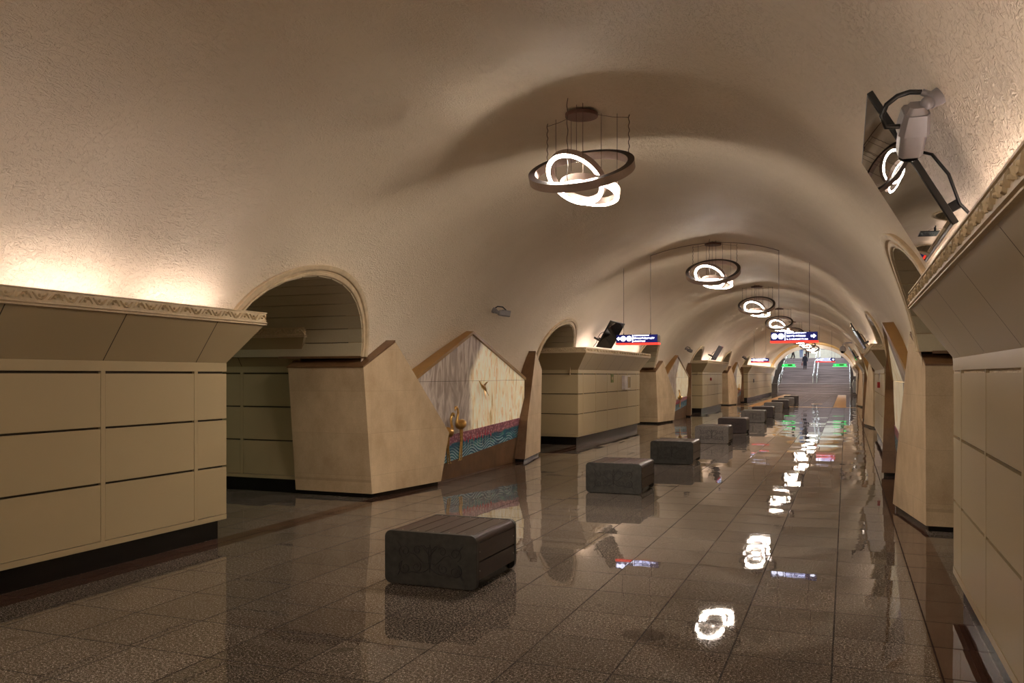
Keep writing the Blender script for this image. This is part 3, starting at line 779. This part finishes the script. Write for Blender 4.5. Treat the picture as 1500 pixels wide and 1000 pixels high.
# ---------------------------------------------------------------- screens
def screen(s, y0, label):
    root = empty('display_screen', (XC, y0, 0), label, 'screen', 'tilted display screens above the panelled walls')
    b = Vector((s * 3.095, 0, 2.385)); t = Vector((s * 2.73, 0, 3.03)); up = (t - b).normalized(); L = (t - b).length
    nrm = Vector((s * abs(up.z), 0, abs(up.x)))          # away from the hall
    def fn(a, c, d): p = b + up * c + nrm * d; return (p.x, a, p.z)
    def bx(a0, a1, c0, c1, d0, d1): return MB().prism([(a0, c0), (a1, c0), (a1, c1), (a0, c1)], fn, d0, d1)
    bx(0, 1.42, 0, L, 0, .03).build('casing', M['blackplastic'], root, bevel=.004)
    bx(.012, 1.408, .014, L - .012, -.002, .004).build('screen_glass', M['screen'], root)
    bx(.35, 1.07, .12, .5, .03, .075).build('rear_housing', M['blackplastic'], root)
    for a in (.5, .92):
        br = MB(); br.prism([(a, .10), (a + .03, .10), (a + .03, .15), (a, .15)], fn, .03, (vh(2.55, s) - 3.03) * .85); br.build('wall_bracket', M['blackplastic'], root)
    ca = MB(); ca.tube([fn(.12, .42, .05), fn(.06, .34, .10), fn(.05, .22, .11), fn(.10, .08, .09), fn(.12, -.06, .12)], .008, 6); ca.build('cable', M['blackplastic'], root)
screen(1, 4.4, 'large black display screen tilted over the carved frieze, close to the camera housing')
for k, nme in ((1, 'second'), (2, 'third')):
    screen(1, 4.4 + k * P, f'black display screen tilted above the {nme} panelled block opposite the benches')
    screen(-1, 20.55 + (k - 1) * P, f'black display screen tilted above the {nme} panelled block behind the benches')

# ---------------------------------------------------------------- security cameras
def cctv(base, d_in, body_dir, L, r, label):
    root = empty('security_camera', base, label, 'camera', 'bullet security cameras on the vault')
    n = Vector(d_in).normalized(); f = Vector(body_dir).normalized()
    m = MB(); m.tube([(0, 0, 0), tuple(n * r * .8)], [r * 1.0, r * .9], 14); m.build('mount', M['cctv'], root)
    k = n * r * 1.3
    m = MB(); m.tube([tuple(n * r * .6), tuple(k + f * r * .2)], r * .55, 10); m.ball(tuple(k), r * .7, 0, 12); m.build('swivel_joint', M['cctv'], root)
    side = f.cross(Vector((0, 0, 1))).normalized(); up = side.cross(f)
    c0 = k + f * r * .5 - up * r * .25
    def sec(c, w, h, q=6):
        pts = []
        for cx, cz, a0 in ((w - q * w / 10, -h + q * h / 10, -PI / 2), (w - q * w / 10, h - q * h / 10, 0), (-w + q * w / 10, h - q * h / 10, PI / 2), (-w + q * w / 10, -h + q * h / 10, PI)):
            for i in range(5):
                a = a0 + PI / 2 * i / 4; pts.append(tuple(c + side * (cx + q * w / 10 * math.cos(a)) + up * (cz + q * h / 10 * math.sin(a))))
        return pts
    m = MB(); m.loft([sec(c0 - f * r * .05, r * .5, r * .5), sec(c0 + f * r * .5, r * .95, r * .9), sec(c0 + f * L * .42, r * .98, r * .92), sec(c0 + f * L, r * .9, r * .85)], 0, False); m.build('housing', M['cctv'], root, bevel=r * .05)
    m = MB(); m.loft([sec(c0 + f * L * .35 + up * r * .12, r * 1.06, r * .98, 4), sec(c0 + f * (L * 1.1) + up * r * .12, r * 1.06, r * .98, 4)], 0, False, True, False)
    m.build('sun_shield', M['cctv'], root)
    m = MB(); m.tube([tuple(c0 + f * L), tuple(c0 + f * (L + .004))], r * .7, 16); m.build('lens', M['screen'], root)
    m = MB(); a = n * r * .4 + up * r * .6
    pts = [a, a + f * r * 1.0 + up * r * .9, a + f * r * 2.2 + up * r * 1.1 + n * r * .6, a + f * r * 3.2 + up * r * .3 + n * r * .8, c0 + f * r * 2.4 + up * r * .5 + side * 0]
    m.tube([tuple(q) for q in pts], r * .2, 8); m.build('cable', M['blackplastic'], root)
    return root
cctv((-5.88, 14.2, 2.86), (.85, 0, -.4), (.75, .5, -.12), .20, .055, 'small dark security camera on the vault above the first niche')
cctv((-5.93, 34.2, 2.76), (.85, 0, -.4), (.5, .7, -.3), .20, .06, 'small security camera on the vault above the second niche behind the benches')
cctv((-5.90, 54.0, 2.80), (.85, 0, -.4), (.5, .7, -.3), .20, .06, 'small security camera on the vault above the third niche behind the benches')

# near camera, its cable looping out of the wall joint
def near_cam():
    root = empty('security_camera', (0, 0, 0), 'large grey security camera with a looped black cable above the big display screen', 'camera')
    J = Vector((.345, 4.235, 2.915)); n = Vector((-.8, 0, -.55)).normalized()
    m = MB(); m.tube([(.396, 4.27, 2.95), tuple(J)], [.04, .034], 16); m.ball(tuple(J + n * .01), .03, 0, 14); m.build('mount', M['cctv'], root)
    f = Vector((-.08, .62, -.62)).normalized(); side = Vector((1, .1, .1)).cross(f).cross(f).normalized(); up = side.cross(f).normalized()
    if up.z < 0: up = -up
    c0 = J + Vector((-.05, .0, -.01))
    def sec(c, w, h): return [tuple(c + side * a * w + up * b * h) for a, b in ((-1, -.6), (-.7, -1), (.7, -1), (1, -.6), (1, .6), (.7, 1), (-.7, 1), (-1, .6))]
    m = MB(); m.loft([sec(c0, .032, .032), sec(c0 + f * .05, .057, .052), sec(c0 + f * .12, .060, .056), sec(c0 + f * .24, .054, .052)], 0, False); m.build('housing', M['cctv'], root, bevel=.006)
    m = MB(); m.loft([sec(c0 + f * .03 + up * .006, .055, .058), sec(c0 + f * .13 + up * .006, .068, .064)], 0, False); m.tube([tuple(c0 + f * .02 - f * .012 + up * q[1] + side * q[0]) for q in ((-.03, 0), (0, .03), (.03, 0), (0, -.03))], .003, 6, 0, True)
    m.build('sun_shield', M['cctv'], root, bevel=.006)
    m = MB(); m.tube([tuple(c0 + f * .26), tuple(c0 + f * .265)], .045, 16); m.build('lens', M['screen'], root)
    m = MB(); a = J + Vector((.01, -.02, .045)); b = c0 + f * .06 + up * .03
    a = J + Vector((-.03, -.0, .045)); q = [(-.0, 0), (-.05, .006), (-.10, -.006), (-.145, -.04), (-.165, -.09), (-.15, -.14)]
    cpt = [a + Vector((x, .0, z)) for x, z in q] + [c0 + f * .1 + Vector((-.03, 0, 0))]
    m.tube([tuple(J + Vector((.0, 0, .03))), tuple(a)], .016, 8, 1)
    m.tube([tuple(q) for q in cpt], .0115, 10); m.build('cable', [M['blackplastic'], M['cctv']], root)
near_cam()
# dome camera on a swan neck
dm = empty('dome_camera', (XC + 3.0, 42.0, 3.15), 'pale dome camera on a swan-neck arm, on the vault opposite the benches', 'camera')
m = MB(); m.tube([(.02, 0, -.12), (-.05, 0, 0), (-.2, 0, .02), (-.42, 0, .0), (-.5, 0, -.06), (-.5, 0, -.16)], .025, 8); m.build('arm', M['cctv'], dm)
m = MB(); m.loft([[(-.5 + r * math.cos(2 * PI * i / 20), r * math.sin(2 * PI * i / 20), z) for i in range(20)] for r, z in ((.03, -.12), (.10, -.16), (.14, -.26), (.14, -.36))]); m.build('housing', M['cctv'], dm)
MB().ball((-.5, 0, -.36), .11, 0, 16).build('dome', M['screen'], dm)

# ---------------------------------------------------------------- small things on the walls
FX = XC - 3.4
w = empty('notice_card', (FX, 23.2, 1.61), 'small olive green notice on the second panelled block behind the benches', 'notice')
MB().box(.0, .008, -.14, .14, -.12, .12).build('board', M['olive'], w); MB().box(.008, .011, -.08, .08, -.04, .04).build('paper', M['paper'], w)
w = empty('wall_cabinet', (FX, 24.65, 1.48), 'white wall box with a recessed front beside the olive notice', 'cabinet')
MB().box(.0, .09, -.33, .33, -.2, .2).build('body', M['whitebox'], w, bevel=.006); MB().box(.09, .098, .02, .26, -.16, .17).build('door', M['paper'], w); MB().box(.09, .104, .24, .27, -.15, .16).build('handle', M['slit'], w)
w = empty('call_point', (FX, 41.7, 1.50), 'small red alarm box with a cable on the third panelled block behind the benches', 'alarm box')
MB().box(.0, .06, -.08, .08, -.07, .07).build('body', M['redbox'], w, bevel=.006); MB().box(0, .012, -.012, .012, .07, .30).build('cable', M['whitebox'], w)
w = empty('call_point', (XC + 3.4, 22.6, 1.46), 'small red alarm box on the second panelled block opposite the benches', 'alarm box')
MB().box(-.06, 0, -.09, .09, -.07, .07).build('body', M['redbox'], w, bevel=.006); MB().box(-.012, 0, -.012, .012, .07, .30).build('cable', M['whitebox'], w)
w = empty('intercom', (FX, 62.0, 1.30), 'small grey intercom on the last panelled block behind the benches', 'intercom')
MB().box(0, .07, -.12, .12, -.12, .12).build('body', M['cctv'], w, bevel=.006); MB().box(.07, .08, -.05, .05, -.08, .0).build('speaker', M['slit'], w)

# ---------------------------------------------------------------- tactile strips
tag(MB().box(XC - 3.1, XC + 3.1, 47.9, 48.3, 0, .004).build('tactile_strip', M['yellow']), 'narrow ochre tactile strip crossing the floor between the benches', 'tactile paving', 'ochre tactile strips')
tag(MB().box(-5.0, -4.4, 48.3, 77.6, 0, .004).build('tactile_strip', M['yellow']), 'long ochre tactile strip running to the stairs on the bench side', 'tactile paving', 'ochre tactile strips')
tag(MB().box(-.64, 0.0, 48.3, 77.6, 0, .004).build('tactile_strip', M['yellow']), 'long ochre tactile strip running to the stairs on the side away from the benches', 'tactile paving', 'ochre tactile strips')
tag(MB().box(-1.9, -1.3, 53.0, 53.6, 0, .004).build('tactile_pad', M['yellow']), 'short ochre tactile pad lying alone near the middle of the hall', 'tactile paving')

# ---------------------------------------------------------------- end arch and stairs
def arch_ring(name, a0, b0, a1, b1, y0, y1, mat, label, z0=1.6):
    mb = MB(); rings = []
    for i in range(61):
        t = PI * i / 60; c, s_ = math.cos(t), math.sin(t)
        rings.append([(XC + a0 * c, y0, z0 + b0 * s_), (XC + a1 * c, y0, z0 + b1 * s_), (XC + a1 * c, y1, z0 + b1 * s_), (XC + a0 * c, y1, z0 + b0 * s_)])
    mb.loft(rings, 0, True); tag(mb.build(name, mat), label, 'arch', kind='structure')
arch_ring('trim_1', 3.42, 2.70, 3.7, 3.0, 77.3, 77.8, M['rim_gold'], 'ochre rim at the end of the vault')
arch_ring('trim_2', 3.22, 2.42, 3.7, 3.0, 77.82, 78.6, M['white_paint'], 'white arched rim framing the stairs')
st = MB(); YS = 78.7; rise, going = .131, .42
y, z = YS, 0; prof = [(YS, 0)]; n = 0
for seg, cnt in enumerate((7, 10, 9)):
    for i in range(cnt):
        z += rise; prof.append((y, z)); y += going; prof.append((y, z)); n += 1
    y += (1.6 if seg < 2 else 0); prof[-1] = (y, z)
YT, ZT = y, z
def stairz(q):
    zz = 0
    for a, b in prof:
        if a <= q + 1e-6: zz = b
    return zz
poly = prof + [(YT + 9, ZT), (YT + 9, -.1), (YS, -.1)]
st.prism(poly, lambda a, b, d: (d, a, b), XC - 3.0, XC + 3.0)
STAIR = tag(st.build('floor', M['stair']), 'wide grey granite stairs with two landings rising beyond the vault', 'stairs', kind='structure')
for s in (-1, 1):
    nm = 'wall_left' if s < 0 else 'wall_right'
    sd = MB(); poly2 = [(a, b + .0) for a, b in prof] + [(YT + 9, ZT), (YT + 9, -.1), (YS, -.1)]
    sd.prism(poly2, lambda a, b, d: (d, a, b), XC + s * 3.0, XC + s * 3.75); tag(sd.build(nm, M['stairdark']), 'darker stepped margin along the stairs', 'stair margin', kind='structure')
    tag(MB().box(XC + s * 3.75, XC + s * 3.95, YEND, YT + 9, 0, 9.5).build(nm, M['hallwall']), 'pale side wall of the stair hall', 'wall', kind='structure')
    # steel handrail on posts
    def rail(x, y0, y1, label, grp):
        root = empty('handrail', (x, 0, 0), label, 'handrail', grp)
        pts = []; q = y0
        line = lambda yy: stairz(yy - .2) * .5 + stairz(yy + .2) * .5
        ys = [y0 + (y1 - y0) * i / 12 for i in range(13)]
        top = MB(); top.tube([(0, ys[0], line(ys[0]) + .06)] + [(0, a, line(a) + .9) for a in ys], .035, 8); top.build('rail', M['steel'], root)
        for j in range(0, 13, 2):
            MB().tube([(0, ys[j], stairz(ys[j])), (0, ys[j], line(ys[j]) + .9)], .022, 8).build('post', M['steel'], root)
        mid = MB(); mid.tube([(0, a, line(a) + .5) for a in ys], .018, 6); mid.build('mid_rail', M['steel'], root)
    rail(XC + s * 2.95, YS + .3, YT - .2, f'steel handrail at the stair edge on the side {"of the benches" if s < 0 else "away from the benches"}', 'steel handrails on the stairs')
    rail(XC + .02 + s * .16, YS + 2.8, YT - .2, f'steel handrail in the middle of the stairs, the one {"nearer" if s < 0 else "further from"} the benches', 'steel handrails on the stairs')
# chair lift rail parked at the foot
lf = empty('stair_lift', (XC + 3.3, YS + .3, 0), 'folded grey stair lift parked at the foot of the stairs', 'stair lift')
MB().box(-.14, .14, -.2, .2, .02, .2).build('base', M['blackplastic'], lf, bevel=.02); MB().box(-.12, .1, -.1, .16, .2, 1.15).build('body', M['cctv'], lf, bevel=.03)
m = MB(); m.tube([(-.1, -.14, .4), (-.18, -.2, .9), (-.05, -.16, 1.3)], .03, 8); m.build('guard_arm', M['steel'], lf)
tag(MB().box(XC - 4, XC + 4, YT + 9, YT + 9.2, 0, 9.5).build('wall_end', M['hallwall']), 'pale panelled wall beyond the top of the stairs', 'wall', kind='structure')
for zz in (4.55, 5.6): tag(MB().box(XC - 3.7, XC + 3.7, YT + 8.98, YT + 9, zz, zz + .03).build('trim_3', M['slit']), 'dark seam in the wall at the top of the stairs', 'trim', kind='structure')
tag(MB().box(XC + 2.1, XC + 3.7, YT + 8.9, YT + 9, ZT, ZT + 2.3).build('door_1', M['stairdark']), 'dark doorway beyond the top of the stairs', 'door', kind='structure')
tag(MB().box(XC - 4, XC + 4, YEND + .4, YT + 9.2, 8.5, 8.7).build('ceiling', M['hallwall']), 'flat ceiling of the stair hall', 'ceiling', kind='structure')
for i in range(5):
    tag(MB().box(XC - 2.4, XC + 2.4, YS + 1.5 + i * 4.6, YS + 2.3 + i * 4.6, 8.4, 8.5).build('ceiling', M['cool']), 'cool ceiling lamp of the stair hall', 'ceiling light', kind='structure')
# exit signs
def exit_sign(x, label):
    root = empty('exit_sign', (x, 78.0, 2.54), label, 'sign', 'green exit signs in front of the stairs')
    MB().box(-.52, .52, -.03, .03, -.10, .10).build('sign_box', M['green'], root); MB().box(-.6, .6, -.04, .04, -.14, -.10).build('lower_strip', M['greenlite'], root)
    MB().box(-.06, .30, -.034, -.03, -.05, .06).build('dark_panel', M['black'], root)
    for a in (-.36, .42): MB().ball((a, -.034, 0), .07, 0, 10, (1, .1, .9)).build('pictogram', M['greenlite'], root)
    for a in (-.4, .4): MB().tube([(a, 0, .1), (a, 0, vz(x - XC + a) - 2.54 - .12)], .008, 5).build('hanging_rod', M['cable'], root)
exit_sign(XC - 2.0, 'green lit exit sign hanging in front of the stairs on the bench side'); exit_sign(XC + 2.15, 'green lit exit sign hanging in front of the stairs beyond the ochre strip')

# ---------------------------------------------------------------- people
M['skin'] = simple('skin', srgb(190, 140, 116), .5); M['coat'] = simple('navy_coat', srgb(26, 26, 40), .8); M['jeans'] = simple('pale_jeans', srgb(130, 146, 180), .8)
M['darkcloth'] = simple('dark_cloth', srgb(36, 30, 36), .8); M['hair'] = simple('hair', srgb(60, 36, 26), .6); M['whiteshoe'] = simple('white_shoe', srgb(220, 220, 220), .5)
M['scarf'] = simple('red_scarf', srgb(150, 50, 50), .8); M['bag'] = simple('brown_bag', srgb(112, 44, 34), .5); M['greycloth'] = simple('grey_jacket', srgb(92, 92, 106), .8)
def ell(cx, cy, z, a, b, n=14): return [(cx + a * math.cos(2 * PI * i / n), cy + b * math.sin(2 * PI * i / n), z) for i in range(n)]
def person(loc, rz, label, top, legs, shoe, H=1.7, coat=False, stride=.12, lift=0):
    root = empty('person', loc, label, 'person', rz=rz)
    k = H / 1.7; me = bpy.data.meshes.new('body')
    V = [(0, 0, .92), (0, 0, 1.12), (0, 0, 1.36), (0, 0, 1.47), (0, .01, 1.54), (0, .015, 1.62)]
    R = [(.13, .10), (.12, .09), (.14, .095), (.055, .055), (.06, .065), (.075, .09)]
    E_ = [(0, 1), (1, 2), (2, 3), (3, 4), (4, 5)]
    def chain(start, pts):
        p = start
        for q, r in pts: V.append(q); R.append(r); E_.append((p, len(V) - 1)); p = len(V) - 1
    for s in (-1, 1):
        st_ = stride * s; lf_ = lift if s > 0 else 0
        chain(0, [((s * .09, 0, .86), (.09, .09)), ((s * .095, st_ * .5 + (.1 if lf_ else 0), .48 + lf_), (.058, .06)), ((s * .095, st_, .09 + lf_), (.038, .042)), ((s * .10, st_ + .10, .045 + lf_), (.038, .03)), ((s * .10, st_ + .17, .035 + lf_), (.03, .022))])
        chain(2, [((s * .18, 0, 1.38), (.055, .05)), ((s * .23, -.02 * s, 1.12), (.042, .042)), ((s * .24, .06, .88), (.03, .032)), ((s * .24, .08, .80), (.036, .022))])
        hnd = len(V) - 1
        for f in range(4): chain(hnd, [((s * (.235 + .0), .05 + f * .02, .72 + .006 * abs(f - 1)), (.009, .009))])
        chain(hnd, [((s * .215, .105, .765), (.009, .009))])
    me.from_pydata([(x * k, y * k, z * k) for x, y, z in V], E_, []); o = bpy.data.objects.new('body', me); COL.objects.link(o); o.parent = root
    me.materials.append(M['skin'])
    sk = o.modifiers.new('skin', 'SKIN'); sk.use_smooth_shade = True
    for i, r in enumerate(R): me.skin_vertices[0].data[i].radius = (r[0] * k, r[1] * k)
    me.skin_vertices[0].data[0].use_root = True
    su = o.modifiers.new('sub', 'SUBSURF'); su.levels = 1; su.render_levels = 1
    # clothing shells
    tp = MB(); zs = [(.84, .165, .12), (1.0, .15, .115), (1.15, .15, .115), (1.34, .185, .12), (1.44, .13, .10), (1.49, .07, .07)]
    if coat: zs = [(.42, .20, .16), (.6, .20, .155), (.84, .185, .14), (1.0, .17, .13), (1.15, .165, .125), (1.34, .195, .13), (1.44, .14, .10), (1.50, .075, .075)]
    tp.loft([ell(0, 0, z * k, a * k, b * k) for z, a, b in zs])
    for s in (-1, 1): tp.tube([(s * .165 * k, 0, 1.40 * k), (s * .225 * k, -.02 * s * k, 1.13 * k), (s * .24 * k, .055 * k, .88 * k)], [.075 * k, .062 * k, .05 * k], 10)
    tp.build('coat' if coat else 'jacket', top, root)
    lg = MB()
    for s in (-1, 1):
        st_ = stride * s; lf_ = lift if s > 0 else 0
        lg.tube([(s * .085 * k, 0, .92 * k), (s * .092 * k, (st_ * .5 + (.1 if lf_ else 0)) * k, (.48 + lf_) * k), (s * .095 * k, st_ * k, (.10 + lf_) * k)], [.105 * k, .078 * k, .06 * k], 10)
    lg.build('trousers', legs, root)
    for s in (-1, 1):
        st_ = stride * s; lf_ = lift if s > 0 else 0; sh = MB(); sh.ball((s * .10 * k, (st_ + .06) * k, (.045 + lf_) * k), .05 * k, 0, 10, (.95, 2.5, .9)); sh.build('shoe', shoe, root)
    hr = MB(); hr.ball((0, -.018 * k, 1.635 * k), .1 * k, 0, 12, (.95, 1.0, 1.12)); hr.build('hair', M['hair'], root)
    fc = MB()
    for s in (-1, 1): fc.ball((s * .03 * k, .098 * k, 1.625 * k), .009 * k, 0, 6); fc.ball((s * .082 * k, .01 * k, 1.61 * k), .02 * k, 1, 6, (.4, .8, 1.2))
    fc.ball((0, .112 * k, 1.60 * k), .015 * k, 1, 6, (.8, 1, 1.5)); fc.ball((0, .100 * k, 1.565 * k), .018 * k, 2, 6, (1.2, .4, .4)); fc.build('face', [M['darkcloth'], M['skin'], M['scarf']], root)
    return root
PY = YS + 9.3
p1 = person((-3.72, PY, stairz(PY + .05)), 0, 'person in a long dark coat and scarf climbing the stairs, carrying a brown bag', M['coat'], M['darkcloth'], M['darkcloth'], 1.5, True, .07)
sf = MB(); sf.loft([ell(0, .0, z, a, a) for z, a in ((1.38, .09), (1.43, .10), (1.47, .075))]); sf.build('scarf', M['scarf'], p1)
bg = empty('handbag', (-3.72 - .27, PY + .06, stairz(PY + .05)), 'brown handbag hanging from the hand of the person on the stairs', 'bag')
MB().box(-.05, .05, -.13, .13, .38, .62).build('bag_body', M['bag'], bg, bevel=.03)
m = MB(); m.tube([(0, -.08, .6), (0, -.05, .72), (0, 0, .77), (0, .05, .72), (0, .08, .6)], .01, 6); m.build('strap', M['bag'], bg)
person((-4.2 - .12, YT + .8, ZT), .3, 'person in pale jeans and white shoes standing at the top of the stairs', M['greycloth'], M['jeans'], M['whiteshoe'], 1.75, False, .06)
person((-3.72, YT + .5, ZT), .1, 'person in dark clothes at the top of the stairs, beside the one in jeans', M['darkcloth'], M['darkcloth'], M['darkcloth'], 1.75, False, .08)
person((-5.1, YT + .4, ZT), 1.2, 'person in dark clothes stepping away at the top of the stairs, apart from the others', M['darkcloth'], M['darkcloth'], M['darkcloth'], 1.7, False, .2)

# ---------------------------------------------------------------- camera and world
cam = bpy.data.cameras.new('camera'); co = bpy.data.objects.new('camera', cam); COL.objects.link(co)
co.location = (0, 0, 1.7); co.rotation_euler = (PI / 2, 0, math.atan(489.5 / 1260))
cam.sensor_width = 36; cam.lens = 1260 / 1500 * 36; cam.shift_y = 49 / 1500; cam.clip_end = 300; cam.clip_start = .05
sc.camera = co
wd = bpy.data.worlds.new('world'); sc.world = wd; wd.use_nodes = True
wd.node_tree.nodes['Background'].inputs[0].default_value = (0, 0, 0, 1); wd.node_tree.nodes['Background'].inputs[1].default_value = 0
sc.view_settings.view_transform = 'Standard'; sc.view_settings.look = 'None'; sc.view_settings.exposure = -.12; sc.view_settings.gamma = 1
sc.view_settings.use_curve_mapping = False
sc.cycles.use_denoising = True; sc.cycles.sample_clamp_indirect = 6; sc.cycles.diffuse_bounces = 6; sc.cycles.caustics_reflective = False
